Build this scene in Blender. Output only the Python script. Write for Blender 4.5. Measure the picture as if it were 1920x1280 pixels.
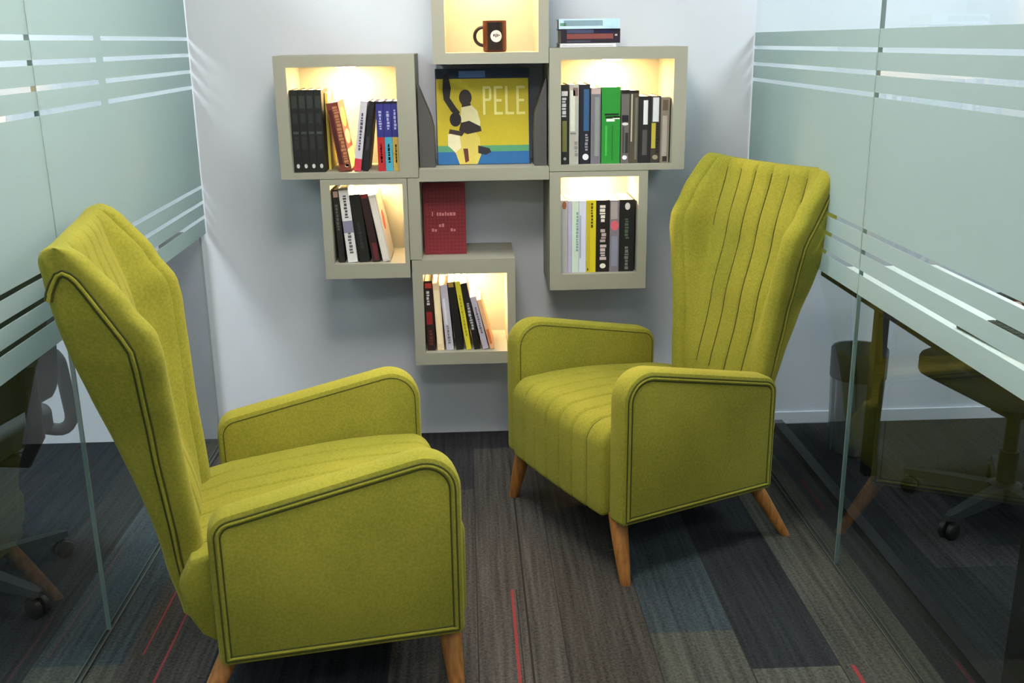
import bpy, bmesh, math, random
from mathutils import Vector, Matrix

for o in list(bpy.data.objects):
    bpy.data.objects.remove(o, do_unlink=True)
S = bpy.context.scene
COL = S.collection
rad = math.radians

# ------------------------------------------------------------------ camera
F_PX = 1915.67
YAW, PITCH, ROLL = rad(2.41), rad(16.38), rad(-0.733)
cy, sy, cp, sp = math.cos(YAW), math.sin(YAW), math.cos(PITCH), math.sin(PITCH)
fwd = Vector((sy*cp, cy*cp, -sp)); rgt = Vector((cy, -sy, 0)); up = rgt.cross(fwd)
c_, s_ = math.cos(ROLL), math.sin(ROLL)
R2 = c_*rgt + s_*up; U2 = -s_*rgt + c_*up
cd = bpy.data.cameras.new('camera'); cam = bpy.data.objects.new('camera', cd); COL.objects.link(cam)
cd.sensor_width = 36; cd.lens = F_PX/1920*36; cd.clip_start = 0.05
m = Matrix((R2, U2, -fwd)).transposed().to_4x4(); m.translation = (0, -3.8326, 1.5)
cam.matrix_world = m
S.camera = cam

# ------------------------------------------------------------------ world and exposure
W = bpy.data.worlds.new('world'); S.world = W; W.use_nodes = True
W.node_tree.nodes['Background'].inputs[0].default_value = (0.8, 0.9, 1.0, 1)
W.node_tree.nodes['Background'].inputs[1].default_value = 0.02
S.view_settings.view_transform = 'Standard'; S.view_settings.look = 'None'
S.view_settings.gamma = 1; S.view_settings.use_curve_mapping = False
S.view_settings.exposure = 0.0
LAMP_MAIN, LAMP_NEAR, LAMP_REAR, LAMP_SIDE, LAMP_LEFT, SPOT = 36.0, 18.0, 25.0, 37.0, 64.0, 66.0

# ------------------------------------------------------------------ materials
def lin(c):
    c = c/255.0
    return c/12.92 if c <= 0.04045 else ((c+0.055)/1.055)**2.4
def rgb(r, g, b): return (lin(r), lin(g), lin(b), 1)
def nt(name):
    mt = bpy.data.materials.new(name); mt.use_nodes = True
    t = mt.node_tree; return mt, t, t.nodes, t.links, t.nodes['Principled BSDF']
def plain(name, col, rough=0.6, metal=0.0, var=0.05, scale=30.0, spec=0.4):
    mt, t, n, l, b = nt(name)
    tc = n.new('ShaderNodeTexCoord'); nz = n.new('ShaderNodeTexNoise'); nz.inputs['Scale'].default_value = scale
    mx = n.new('ShaderNodeMix'); mx.data_type = 'RGBA'
    mx.inputs[6].default_value = tuple(v*(1-var) for v in col[:3])+(1,)
    mx.inputs[7].default_value = tuple(min(1, v*(1+var)) for v in col[:3])+(1,)
    l.new(tc.outputs['Object'], nz.inputs['Vector']); l.new(nz.outputs['Fac'], mx.inputs[0])
    l.new(mx.outputs[2], b.inputs['Base Color'])
    b.inputs['Roughness'].default_value = rough; b.inputs['Metallic'].default_value = metal
    b.inputs['Specular IOR Level'].default_value = spec
    return mt
def fabric(name, c1, c2):
    mt, t, n, l, b = nt(name)
    tc = n.new('ShaderNodeTexCoord')
    n1 = n.new('ShaderNodeTexNoise'); n1.inputs['Scale'].default_value = 160; n1.inputs['Detail'].default_value = 6
    n2 = n.new('ShaderNodeTexNoise'); n2.inputs['Scale'].default_value = 5; n2.inputs['Detail'].default_value = 3
    ad = n.new('ShaderNodeMath'); ad.operation = 'MULTIPLY_ADD'; ad.inputs[1].default_value = 0.55
    ml = n.new('ShaderNodeMath'); ml.operation = 'MULTIPLY'; ml.inputs[1].default_value = 0.45
    l.new(tc.outputs['Object'], n1.inputs['Vector']); l.new(tc.outputs['Object'], n2.inputs['Vector'])
    l.new(n2.outputs['Fac'], ml.inputs[0]); l.new(n1.outputs['Fac'], ad.inputs[0]); l.new(ml.outputs[0], ad.inputs[2])
    rp = n.new('ShaderNodeValToRGB'); rp.color_ramp.elements[0].position = .3; rp.color_ramp.elements[1].position = .7
    rp.color_ramp.elements[0].color = c1; rp.color_ramp.elements[1].color = c2
    l.new(ad.outputs[0], rp.inputs[0]); l.new(rp.outputs[0], b.inputs['Base Color'])
    bp = n.new('ShaderNodeBump'); bp.inputs['Strength'].default_value = 0.25; bp.inputs['Distance'].default_value = 0.002
    l.new(n1.outputs['Fac'], bp.inputs['Height']); l.new(bp.outputs[0], b.inputs['Normal'])
    b.inputs['Roughness'].default_value = 0.9; b.inputs['Specular IOR Level'].default_value = 0.15
    b.inputs['Sheen Weight'].default_value = 0.15; b.inputs['Sheen Roughness'].default_value = 0.5
    b.inputs['Sheen Tint'].default_value = (0.9, 0.85, 0.3, 1)
    return mt
def carpet(name, c1, c2):
    mt, t, n, l, b = nt(name)
    tc = n.new('ShaderNodeTexCoord')
    mp = n.new('ShaderNodeMapping'); mp.inputs['Scale'].default_value = (70, 2.2, 1)
    n1 = n.new('ShaderNodeTexNoise'); n1.inputs['Scale'].default_value = 1.0; n1.inputs['Detail'].default_value = 5
    n2 = n.new('ShaderNodeTexNoise'); n2.inputs['Scale'].default_value = 130; n2.inputs['Detail'].default_value = 4
    mx = n.new('ShaderNodeMath'); mx.operation = 'MULTIPLY_ADD'; mx.inputs[1].default_value = .5
    m2 = n.new('ShaderNodeMath'); m2.operation = 'MULTIPLY'; m2.inputs[1].default_value = .5
    l.new(tc.outputs['Object'], mp.inputs['Vector']); l.new(mp.outputs[0], n1.inputs['Vector']); l.new(tc.outputs['Object'], n2.inputs['Vector'])
    l.new(n2.outputs['Fac'], m2.inputs[0]); l.new(n1.outputs['Fac'], mx.inputs[0]); l.new(m2.outputs[0], mx.inputs[2])
    rp = n.new('ShaderNodeValToRGB'); rp.color_ramp.elements[0].position = .36; rp.color_ramp.elements[1].position = .64
    rp.color_ramp.elements[0].color = c1; rp.color_ramp.elements[1].color = c2
    l.new(mx.outputs[0], rp.inputs[0]); l.new(rp.outputs[0], b.inputs['Base Color'])
    bp = n.new('ShaderNodeBump'); bp.inputs['Strength'].default_value = 0.5; bp.inputs['Distance'].default_value = 0.003
    l.new(n2.outputs['Fac'], bp.inputs['Height']); l.new(bp.outputs[0], b.inputs['Normal'])
    b.inputs['Roughness'].default_value = 0.95; b.inputs['Specular IOR Level'].default_value = 0.1
    return mt
def wood(name, c1, c2):
    mt, t, n, l, b = nt(name)
    tc = n.new('ShaderNodeTexCoord'); mp = n.new('ShaderNodeMapping'); mp.inputs['Scale'].default_value = (60, 60, 5)
    n1 = n.new('ShaderNodeTexNoise'); n1.inputs['Scale'].default_value = 1.5; n1.inputs['Detail'].default_value = 6
    l.new(tc.outputs['Object'], mp.inputs['Vector']); l.new(mp.outputs[0], n1.inputs['Vector'])
    rp = n.new('ShaderNodeValToRGB'); rp.color_ramp.elements[0].position = .3; rp.color_ramp.elements[1].position = .7
    rp.color_ramp.elements[0].color = c1; rp.color_ramp.elements[1].color = c2
    l.new(n1.outputs['Fac'], rp.inputs[0]); l.new(rp.outputs[0], b.inputs['Base Color'])
    b.inputs['Roughness'].default_value = 0.45
    return mt
def glow(name, col, strength):
    mt, t, n, l, b = nt(name)
    b.inputs['Base Color'].default_value = (0.9, 0.9, 0.9, 1)
    b.inputs['Emission Color'].default_value = col; b.inputs['Emission Strength'].default_value = strength
    return mt
def clear_glass(name):
    mt, t, n, l, b = nt(name); n.remove(b)
    out = n['Material Output']
    tr = n.new('ShaderNodeBsdfTransparent'); tr.inputs[0].default_value = (0.93, 0.965, 0.955, 1)
    gl = n.new('ShaderNodeBsdfGlossy'); gl.inputs['Roughness'].default_value = 0.0; gl.inputs[0].default_value = (1, 1, 1, 1)
    fr = n.new('ShaderNodeFresnel'); fr.inputs[0].default_value = 1.52
    ge = n.new('ShaderNodeNewGeometry'); sb = n.new('ShaderNodeMath'); sb.operation = 'SUBTRACT'; sb.inputs[0].default_value = 1
    mu = n.new('ShaderNodeMath'); mu.operation = 'MULTIPLY'
    m2 = n.new('ShaderNodeMath'); m2.operation = 'MULTIPLY'; m2.inputs[1].default_value = 1.1; m2.use_clamp = True
    l.new(ge.outputs['Backfacing'], sb.inputs[1]); l.new(fr.outputs[0], mu.inputs[0]); l.new(sb.outputs[0], mu.inputs[1]); l.new(mu.outputs[0], m2.inputs[0])
    mx = n.new('ShaderNodeMixShader'); l.new(m2.outputs[0], mx.inputs[0]); l.new(tr.outputs[0], mx.inputs[1]); l.new(gl.outputs[0], mx.inputs[2])
    l.new(mx.outputs[0], out.inputs[0])
    return mt
def frosted(name, col, tcol):
    mt, t, n, l, b = nt(name); n.remove(b)
    out = n['Material Output']
    df = n.new('ShaderNodeBsdfDiffuse'); df.inputs[0].default_value = col
    tl = n.new('ShaderNodeBsdfTranslucent'); tl.inputs[0].default_value = tcol
    rf = n.new('ShaderNodeBsdfRefraction'); rf.inputs['IOR'].default_value = 1.2; rf.inputs['Roughness'].default_value = 1.0; rf.inputs[0].default_value = tcol
    m1 = n.new('ShaderNodeMixShader'); m1.inputs[0].default_value = 0.45
    m2 = n.new('ShaderNodeMixShader'); m2.inputs[0].default_value = 0.4
    l.new(df.outputs[0], m1.inputs[1]); l.new(tl.outputs[0], m1.inputs[2])
    l.new(m1.outputs[0], m2.inputs[1]); l.new(rf.outputs[0], m2.inputs[2]); l.new(m2.outputs[0], out.inputs[0])
    return mt
_pc = {}
def pc(r, g, b, rough=0.55):
    k = (r, g, b, rough)
    if k not in _pc: _pc[k] = plain('print_%d_%d_%d' % (r, g, b), rgb(r, g, b), rough, 0, 0.08, 60)
    return _pc[k]

M = {
 'wall': plain('wall_paint', rgb(197, 201, 211), 0.75, 0, 0.02, 6),
 'ceiling': plain('ceiling_paint', rgb(235, 235, 232), 0.8, 0, 0.01, 5),
 'grey_paint': plain('grey_paint', rgb(64, 68, 75), 0.7),
 'box': plain('greige_laminate', rgb(150, 148, 136), 0.55, 0, 0.02, 8),
 'fabric': fabric('olive_fabric', rgb(114, 115, 36), rgb(149, 143, 52)),
 'thread': plain('dark_thread', rgb(62, 66, 20), 0.9),
 'wood': wood('oak_leg', rgb(132, 84, 36), rgb(178, 122, 62)),
 'lining': plain('black_lining', rgb(28, 28, 30), 0.9),
 'glass': clear_glass('clear_glass'),
 'film': frosted('frosted_film', rgb(187, 201, 200), rgb(212, 224, 223)),
 'alu': plain('aluminium', rgb(170, 175, 175), 0.4, 0.8),
 'joint': plain('glass_joint', rgb(104, 128, 127), 0.5),
 'bead': plain('floor_bead', rgb(64, 70, 68), 0.6),
 'steel': plain('brushed_steel', rgb(168, 176, 182), 0.25, 0.7),
 'band': plain('dark_band', rgb(52, 60, 68), 0.5),
 'black': plain('black_plastic', rgb(20, 22, 22), 0.5),
 'blackgrey': plain('charcoal_mesh', rgb(38, 44, 46), 0.8),
 'white_lam': plain('white_laminate', rgb(225, 226, 220), 0.5),
 'desk': plain('black_desk', rgb(12, 13, 12), 0.7, 0, .05, 30, .2),
 'paper': plain('paper', rgb(226, 218, 200), 0.8, 0, 0.06, 200),
 'lamp': glow('lamp_diffuser', (1.0, 0.93, 0.83, 1), LAMP_MAIN),
 'lamp_rear': glow('lamp_diffuser_dim', (1.0, 0.97, 0.92, 1), LAMP_REAR),
 'lamp_near': glow('lamp_diffuser_near', (1.0, 0.92, 0.80, 1), LAMP_NEAR),
 'lamp_left': glow('lamp_diffuser_left', (0.90, 0.99, 1.0, 1), LAMP_LEFT),
 'lamp_side': glow('lamp_diffuser_cool', (0.88, 0.98, 1.0, 1), LAMP_SIDE),
 'spot': glow('warm_spot', (1.0, 0.68, 0.32, 1), SPOT*10),
 'bookend': plain('bookend_grey', rgb(84, 82, 82), 0.5, 0.2),
 'copper': plain('copper_glaze', rgb(96, 42, 22), 0.3, 0.2, 0.15, 40),
}
CARPET = {
 'dusk': carpet('carpet_dusk', rgb(33, 33, 36), rgb(63, 62, 66)),
 'umber': carpet('carpet_umber', rgb(40, 38, 36), rgb(74, 71, 68)),
 'taupe': carpet('carpet_taupe', rgb(46, 45, 44), rgb(82, 79, 77)),
 'slate': carpet('carpet_slate', rgb(36, 42, 46), rgb(64, 74, 80)),
 'moss': carpet('carpet_moss', rgb(46, 48, 45), rgb(82, 84, 78)),
 'coal': carpet('carpet_coal', rgb(25, 27, 30), rgb(46, 49, 53)),
 'red': plain('carpet_red_yarn', rgb(122, 42, 45), 0.95, 0, .25, 200),
 'seam': plain('carpet_seam', rgb(26, 24, 24), 0.95),
}

# ------------------------------------------------------------------ mesh helpers
def link(name, verts, faces, mats, parent=None, smooth=False, mi=None, loc=None):
    me = bpy.data.meshes.new(name); me.from_pydata([tuple(v) for v in verts], [], faces)
    for mt in (mats if isinstance(mats, (list, tuple)) else [mats]): me.materials.append(mt)
    if mi:
        for p, k in zip(me.polygons, mi): p.material_index = k
    bm = bmesh.new(); bm.from_mesh(me); bmesh.ops.recalc_face_normals(bm, faces=bm.faces); bm.to_mesh(me); bm.free()
    if smooth:
        me.polygons.foreach_set('use_smooth', [True]*len(me.polygons))
        try: me.set_sharp_from_angle(angle=rad(40))
        except Exception: pass
    o = bpy.data.objects.new(name, me); COL.objects.link(o)
    if parent: o.parent = parent
    if loc: o.location = loc
    return o
class MB:
    def __init__(s): s.v = []; s.f = []; s.mi = []
    def add(s, v, f, k=0):
        b = len(s.v); s.v += [Vector(p) for p in v]; s.f += [tuple(b+i for i in q) for q in f]; s.mi += [k]*len(f); return s
    def box(s, x0, x1, y0, y1, z0, z1, k=0):
        v = [(x, y, z) for z in (z0, z1) for y in (y0, y1) for x in (x0, x1)]
        return s.add(v, [(0, 2, 3, 1), (4, 5, 7, 6), (0, 1, 5, 4), (2, 6, 7, 3), (0, 4, 6, 2), (1, 3, 7, 5)], k)
    def tube(s, pts, r, n=8, k=0, closed=False, cap=True):
        pts = [Vector(p) for p in pts]; N = len(pts); rs = r if isinstance(r, (list, tuple)) else [r]*N
        rings = []; prev = None
        for i, p in enumerate(pts):
            a = pts[(i-1) % N] if (closed or i > 0) else p; b = pts[(i+1) % N] if (closed or i < N-1) else p
            d = (b-a).normalized()
            u = prev - d*prev.dot(d) if prev else (Vector((0, 0, 1)) if abs(d.z) < .9 else Vector((1, 0, 0))).cross(d)
            u.normalize(); w = d.cross(u); prev = u
            rings.append([p+(u*math.cos(t)+w*math.sin(t))*rs[i] for t in [2*math.pi*j/n for j in range(n)]])
        v = [q for g in rings for q in g]; f = []
        for i in range(N if closed else N-1):
            j = (i+1) % N
            f += [(i*n+q, i*n+(q+1) % n, j*n+(q+1) % n, j*n+q) for q in range(n)]
        if cap and not closed: f += [tuple(range(n)), tuple((N-1)*n+q for q in range(n))]
        return s.add(v, f, k)
    def lathe(s, prof, n=32, k=0, c=(0, 0, 0)):
        v = [(c[0]+r*math.cos(2*math.pi*j/n), c[1]+r*math.sin(2*math.pi*j/n), c[2]+z) for r, z in prof for j in range(n)]
        f = [(i*n+j, i*n+(j+1) % n, (i+1)*n+(j+1) % n, (i+1)*n+j) for i in range(len(prof)-1) for j in range(n)]
        if prof[0][0] > 1e-5: f.append(tuple(range(n)))
        if prof[-1][0] > 1e-5: f.append(tuple((len(prof)-1)*n+j for j in range(n)))
        return s.add(v, f, k)
    def rings(s, rings, cap=True, k=0):
        n = len(rings[0]); v = [p for g in rings for p in g]
        f = [(i*n+j, i*n+(j+1) % n, (i+1)*n+(j+1) % n, (i+1)*n+j) for i in range(len(rings)-1) for j in range(n)]
        if cap: f += [tuple(range(n)), tuple((len(rings)-1)*n+j for j in range(n))]
        return s.add(v, f, k)
    def prism(s, poly, f3, d, k=0):
        """poly: 2-D outline, f3 maps (a,b,depth) to 3-D"""
        n = len(poly); v = [f3(a, b, 0) for a, b in poly]+[f3(a, b, d) for a, b in poly]
        return s.add(v, [tuple(range(n)), tuple(range(n, 2*n))]+[(i, (i+1) % n, n+(i+1) % n, n+i) for i in range(n)], k)
    def build(s, name, mats, parent=None, smooth=False, loc=None):
        return link(name, s.v, s.f, mats, parent, smooth, s.mi, loc)
def bevel(o, w=0.004, seg=2):
    md = o.modifiers.new('bevel', 'BEVEL'); md.width = w; md.segments = seg; md.limit_method = 'ANGLE'; md.angle_limit = rad(50)
    return o
def empty(name, loc, rotz=0.0):
    o = bpy.data.objects.new(name, None); COL.objects.link(o); o.location = loc; o.rotation_euler = (0, 0, rotz); o.empty_display_size = .05
    return o
def tag(o, label, cat, group=None, kind=None):
    o['label'] = label; o['category'] = cat
    if group: o['group'] = group
    if kind: o['kind'] = kind
    return o
def struct(o): o['kind'] = 'structure'; return o
def copy_tree(o, parent=None):
    c = o.copy(); COL.objects.link(c)
    if parent: c.parent = parent
    for ch in list(o.children): copy_tree(ch, c)
    return c
def roundpoly(pts, radii, seg=8):
    out = []; n = len(pts)
    for i in range(n):
        p = Vector(pts[i]); a = Vector(pts[i-1]); b = Vector(pts[(i+1) % n]); r = radii[i]
        d1 = (a-p).normalized(); d2 = (b-p).normalized(); ang = d1.angle(d2)
        if r <= 1e-5: out.append(tuple(p)); continue
        t = r/math.tan(ang/2); c = p+(d1+d2).normalized()*(r/math.sin(ang/2))
        s0 = (p+d1*t)-c; s1 = (p+d2*t)-c
        a0 = math.atan2(s0.y, s0.x); a1 = math.atan2(s1.y, s1.x); da = (a1-a0+math.pi) % (2*math.pi)-math.pi
        for k in range(seg+1):
            q = a0+da*k/seg; out.append((c.x+r*math.cos(q), c.y+r*math.sin(q)))
    return out
def inset(poly, d):
    n = len(poly); out = []
    area = sum(poly[i][0]*poly[(i+1) % n][1]-poly[(i+1) % n][0]*poly[i][1] for i in range(n)); sg = 1 if area > 0 else -1
    for i in range(n):
        a = Vector(poly[i-1]); b = Vector(poly[(i+1) % n]); t = (b-a)
        if t.length < 1e-9: out.append(poly[i]); continue
        t.normalize(); out.append((poly[i][0]-t.y*d*sg, poly[i][1]+t.x*d*sg))
    return out
def interp(tab, z):
    if z <= tab[0][0]: return tab[0][1]
    for (a, u), (b, w) in zip(tab, tab[1:]):
        if z <= b:
            t = (z-a)/(b-a); t = t*t*(3-2*t)*.5+t*.5
            return u+(w-u)*t
    return tab[-1][1]

# ------------------------------------------------------------------ setting
XL, XR, YF, ZC = -0.985, 1.065, -4.9, 2.6
WL, WR = -3.3, 3.3
struct(MB().box(WL-.1, WR+.1, 0, .12, 0, ZC).build('wall_back', M['wall']))
struct(MB().box(WL-.1, WR+.1, YF-.12, YF, 0, ZC).build('wall_front', M['wall']))
struct(MB().box(WL-.12, WL, YF, 0, 0, ZC).build('wall_left', M['wall']))
struct(MB().box(WR, WR+.12, YF, 0, 0, ZC).build('wall_right', M['wall']))
struct(MB().box(WL-.12, WR+.12, YF-.12, .12, ZC, ZC+.1).build('ceiling', M['ceiling']))

# carpet planks: one mesh, one material slot per yarn colour
fl = MB(); cmats = [CARPET[k] for k in ('dusk', 'umber', 'taupe', 'slate', 'moss', 'coal', 'red', 'seam')]
rnd = random.Random(7)
fixed = {0: (-.18, ['dusk', 'taupe', 'taupe', 'umber', 'dusk']), -1: (-.55, ['dusk', 'taupe', 'taupe', 'umber', 'dusk']),
         1: (-.42, ['coal', 'umber', 'umber', 'dusk', 'taupe']), 2: (-.545, ['coal', 'slate', 'moss', 'taupe', 'moss']),
         3: (-.72, ['coal', 'coal', 'moss', 'slate', 'dusk']), -4: (-.45, ['umber', 'umber', 'umber', 'dusk', 'taupe']),
         4: (-.3, ['umber', 'moss', 'moss', 'slate', 'moss']), -2: (-.3, ['coal', 'dusk', 'coal', 'slate', 'umber']), -3: (-.7, ['coal', 'coal', 'coal', 'slate', 'umber']), -5: (-.6, ['umber', 'slate', 'moss', 'dusk', 'coal'])}
names = ['dusk', 'umber', 'taupe', 'slate', 'moss', 'coal']
PW = .225
for i in range(int(WL/PW)-1, int(WR/PW)+2):
    x0 = i*PW; x1 = x0+PW
    if i in fixed: off, seq = fixed[i]
    else: off = -rnd.random()*.9; seq = [rnd.choice(['dusk', 'coal', 'coal']) for _ in range(6)]
    y = off; ya = 0.0; k = 0
    while ya > YF:
        yb = max(y, YF)
        fl.box(x0, x1, yb, ya, -.05, 0, names.index(seq[k % len(seq)]))
        ya = yb; y -= .94; k += 1
def strip(x, ya, yb, w, k, zt=.0006): fl.box(x-w/2, x+w/2, yb, ya, -.04, zt, k)
strip(.100, -1.24, -2.2, .008, 6); strip(.112, -1.24, -2.2, .003, 7); strip(.135, -.3, -2.6, .006, 7, .0005)
strip(-.798, -1.30, -2.2, .006, 6); strip(-.86, -.9, -1.5, .005, 6); strip(.93, -1.66, -2.4, .010, 6); strip(.965, -.55, -.8, .014, 6)
for i, y0, y1 in ((1, -.4, -2.4), (2, -.3, -2.4), (3, -.2, -2.4), (4, -.3, -2.2), (0, -.1, -2.5), (-1, -.1, -2.5)):
    strip(i*PW, y0, y1, .003, 7, .0004)
struct(fl.build('floor', cmats))

# glass partitions: panes with frosted film bands and clear slits between them
def bands(slits, z0, z1):
    zs = [z0]
    for z in sorted(slits): zs += [z-.0062, z+.0062]
    zs.append(z1); return [(zs[i], zs[i+1]) for i in range(0, len(zs), 2)]
LSL = (.887, .942, .998, 1.354, 1.409, 1.466, 1.521); RSL = (.887, .944, 1.001, 1.355, 1.410, 1.467)
def pane(name, x, side, ya, yb, slits, ztop, film_cuts=()):
    e = struct(MB().box(x-.005, x+.005, yb, ya, .004, ZC-.002).build(name, M['glass']))
    f = MB(); cuts = [ya-.001]+list(film_cuts)+[yb+.001]
    fx0, fx1 = (x-side*.0052, x-side*.0062)
    for a, b in zip(cuts, cuts[1:]):
        for za, zb in bands(slits, .825, ztop):
            f.box(min(fx0, fx1), max(fx0, fx1), b+.0, a, za, zb)
    for c in film_cuts:
        for z in slits:
            f.box(min(fx0, fx1), max(fx0, fx1), c-.028, c+.028, z-.0062, z+.0062)
    f.build('frosted_film', M['film'], e)
    return e
pane('window_1', XL, -1, -.004, -1.377, LSL, 1.95, (-.934,))
pane('window_2', XL, -1, -1.383, -2.90, LSL, 1.95)
pane('window_3', XL, -1, -2.906, YF+.004, LSL, 1.95)
pane('window_4', XR, 1, -.004, -1.157, RSL, 1.519)
pane('window_5', XR, 1, -1.163, -2.70, RSL, 1.519)
pane('window_6', XR, 1, -2.706, YF+.004, RSL, 1.519)
tn = 1
for x, y in ((XL, -1.38), (XL, -2.903), (XR, -1.16), (XR, -2.703)):
    struct(MB().box(x-.0055, x+.0055, y-.0022, y+.0022, .004, ZC-.002).build('trim_%d' % tn, M['joint'])); tn += 1
for x in (XL, XR):
    struct(MB().box(x-.009, x-.0055, YF, -.002, .0008, .006).box(x+.0055, x+.009, YF, -.002, .0008, .006).build('trim_%d' % tn, M['bead'])); tn += 1
struct(MB().box(-1.15, -1.0, -.035, -.001, .001, .83).build('trim_%d' % tn, M['grey_paint'])); tn += 1  # dark strip standing in for a reflection in the left glass, no real post
struct(MB().box(1.2, 1.24, YF, -.04, .001, .03).build('trim_%d' % tn, M['black'])); tn += 1
struct(MB().box(1.08, WR, -.012, -.0005, .001, .05).build('baseboard_back', M['wall']))

# ceiling lamps
def lamp(x, y, mat, label, sx=.3, sy=.3):
    e = empty('ceiling_light', (x, y, ZC))
    fr = MB()
    for a in ((-sx-.02, -sx, -sy-.02, sy+.02), (sx, sx+.02, -sy-.02, sy+.02), (-sx, sx, -sy-.02, -sy), (-sx, sx, sy, sy+.02)):
        fr.box(*a, -.022, -.001)
    fr.build('frame', M['alu'], e)
    MB().box(-sx, sx, -sy, sy, -.016, -.001).build('diffuser', mat, e)
    tag(e, label, 'ceiling light', 'ceiling lights')
lamp(-.08, -2.0, M['lamp'], 'square ceiling lamp above the left armchair, middle of its row of three')
lamp(-.08, -.95, M['lamp_near'], 'square ceiling lamp nearest the shelf wall')
lamp(.05, -4.1, M['lamp_rear'], 'square ceiling lamp nearest the front wall behind the viewer')
lamp(-1.9, -1.15, M['lamp_left'], 'square ceiling lamp in the room behind the left glass, near the shelf wall')
lamp(-2.0, -3.6, M['lamp_rear'], 'square ceiling lamp in the room behind the left glass, near the front wall')
lamp(1.9, -.95, M['lamp_side'], 'square ceiling lamp in the room behind the right glass, near the shelf wall')
lamp(2.1, -3.4, M['lamp_rear'], 'square ceiling lamp in the room behind the right glass, near the front wall')

# ------------------------------------------------------------------ shelf boxes
YB, YFRONT = -.002, -.30
def shelf_box(x0, x1, z0, z1, ix0, ix1, iz0, iz1, lit, label):
    e = empty('shelf_box', ((x0+x1)/2, YB, z0))
    cx = (x0+x1)/2
    a, b, c, d = x0-cx, x1-cx, ix0-cx, ix1-cx; h = z1-z0; p, q = iz0-z0, iz1-z0
    cm = MB().box(a, c, YFRONT-YB, 0, 0, h).box(d, b, YFRONT-YB, 0, 0, h).box(c, d, YFRONT-YB, 0, 0, p).box(c, d, YFRONT-YB, 0, q, h)
    cm.build('carcass', M['box'], e)
    MB().box(c, d, -.012, -.001, p, q).build('back_panel', M['box'], e)
    if lit:
        MB().lathe([(.030, -.006), (.034, -.004), (.034, 0)], 24).build('spot_lamp', M['spot'], e, True, loc=((c+d)/2+.0, -.15, q))
    return tag(e, label, 'shelf box', 'wall shelf boxes')
shelf_box(-.632, -.165, 1.055, 1.462, -.591, -.228, 1.075, 1.424, True, 'lit open shelf box at upper left, holding black volumes and blue-topped books')
shelf_box(-.103, .284, 1.428, 1.86, -.061, .250, 1.464, 1.825, True, 'lit open shelf box at the very top, holding only the mug')
shelf_box(.286, .752, 1.067, 1.476, .325, .708, 1.087, 1.437, True, 'lit open shelf box at upper right, holding the green book in a full row')
shelf_box(-.502, -.206, .705, 1.053, -.470, -.222, .757, 1.033, True, 'lit open shelf box at lower left, holding five leaning books')
shelf_box(-.200, .163, .380, .766, -.163, .134, .425, .714, True, 'lit open shelf box lowest of the group, holding a leaning yellow book')
shelf_box(.286, .628, .647, 1.065, .325, .596, .703, 1.046, True, 'lit open shelf box at lower right, holding the yellow spine among upright books')
e = empty('shelf_board', (0, YB, 1.04))
MB().box(-.163, .284, YFRONT-YB, 0, 0, .042).build('board', M['box'], e)
MB().box(-.204, -.1632, YFRONT-YB, 0, -.272, .013).build('side_board', M['box'], e)
tag(e, 'greige shelf board carrying the large football book, with an upright at its left', 'shelf')

# ------------------------------------------------------------------ books
def cover_mesh(w, d, h, t=.0022):
    return MB().box(0, t, 0, d, 0, h).box(w-t, w, 0, d, 0, h).box(t, w-t, 0, t, 0, h)
def book(x, z, w, h, d, lean, col, label, group, marks=(), y=-.27, side=None, page=None):
    """upright book with its spine to the room; lean in degrees (positive leans to the right)"""
    e = empty('book', (x, y, z+max(0, w*math.sin(rad(lean))))); e.rotation_euler = (0, rad(lean), 0)
    cm = cover_mesh(w, d, h); cm.build('cover', pc(*col), e)
    MB().box(.0023, w-.0023, .0023, d-.004, .003, h-.003).build('page_block', M['paper'] if page is None else pc(*page), e)
    for mk in marks:
        (a, b, u0, u1, c) = mk[:5]; kind = mk[5] if len(mk) > 5 else 'band'
        mm = MB()
        if kind == 'band': mm.box(a*w, b*w, -.0006, .0001, u0*h, u1*h)
        elif kind == 'dot':
            cx, cz = (a+b)/2*w, (u0+u1)/2*h; rx, rz = (b-a)/2*w, (u1-u0)/2*h
            mm.prism([(cx+rx*math.cos(t*math.pi/8), cz+rz*math.sin(t*math.pi/8)) for t in range(16)], lambda p, q, k: (p, -.0006+k, q), .0007)
        elif kind == 'type':      # a line of worn, unreadable spine lettering
            rr = random.Random(int(x*1e4)+int(u0*100)); q = u0
            while q < u1-.01:
                st = .018+.03*rr.random()
                p0 = a+(b-a)*.25*rr.random(); p1 = b-(b-a)*.25*rr.random()
                mm.box(p0*w, p1*w, -.0006, .0001, q*h, min(u1, q+st)*h); q += st+.012
        mm.build({'band': 'spine_band', 'dot': 'emblem', 'type': 'spine_lettering'}[kind], pc(*c), e)
    if side:
        for (a, b, u0, u1, c, kind) in side:      # marks on the right-hand cover
            mm = MB(); cy2, cz = (a+b)/2*d, (u0+u1)/2*h; ry, rz = (b-a)/2*d, (u1-u0)/2*h
            if kind == 'dot': mm.prism([(cy2+ry*math.cos(t*math.pi/10), cz+rz*math.sin(t*math.pi/10)) for t in range(20)], lambda p, q, k: (w+.0006-k, p, q), .0007)
            else: mm.box(w-.0001, w+.0006, a*d, b*d, u0*h, u1*h)
            mm.build('cover_print', pc(*c), e)
    return tag(e, label, 'book', group)
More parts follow.
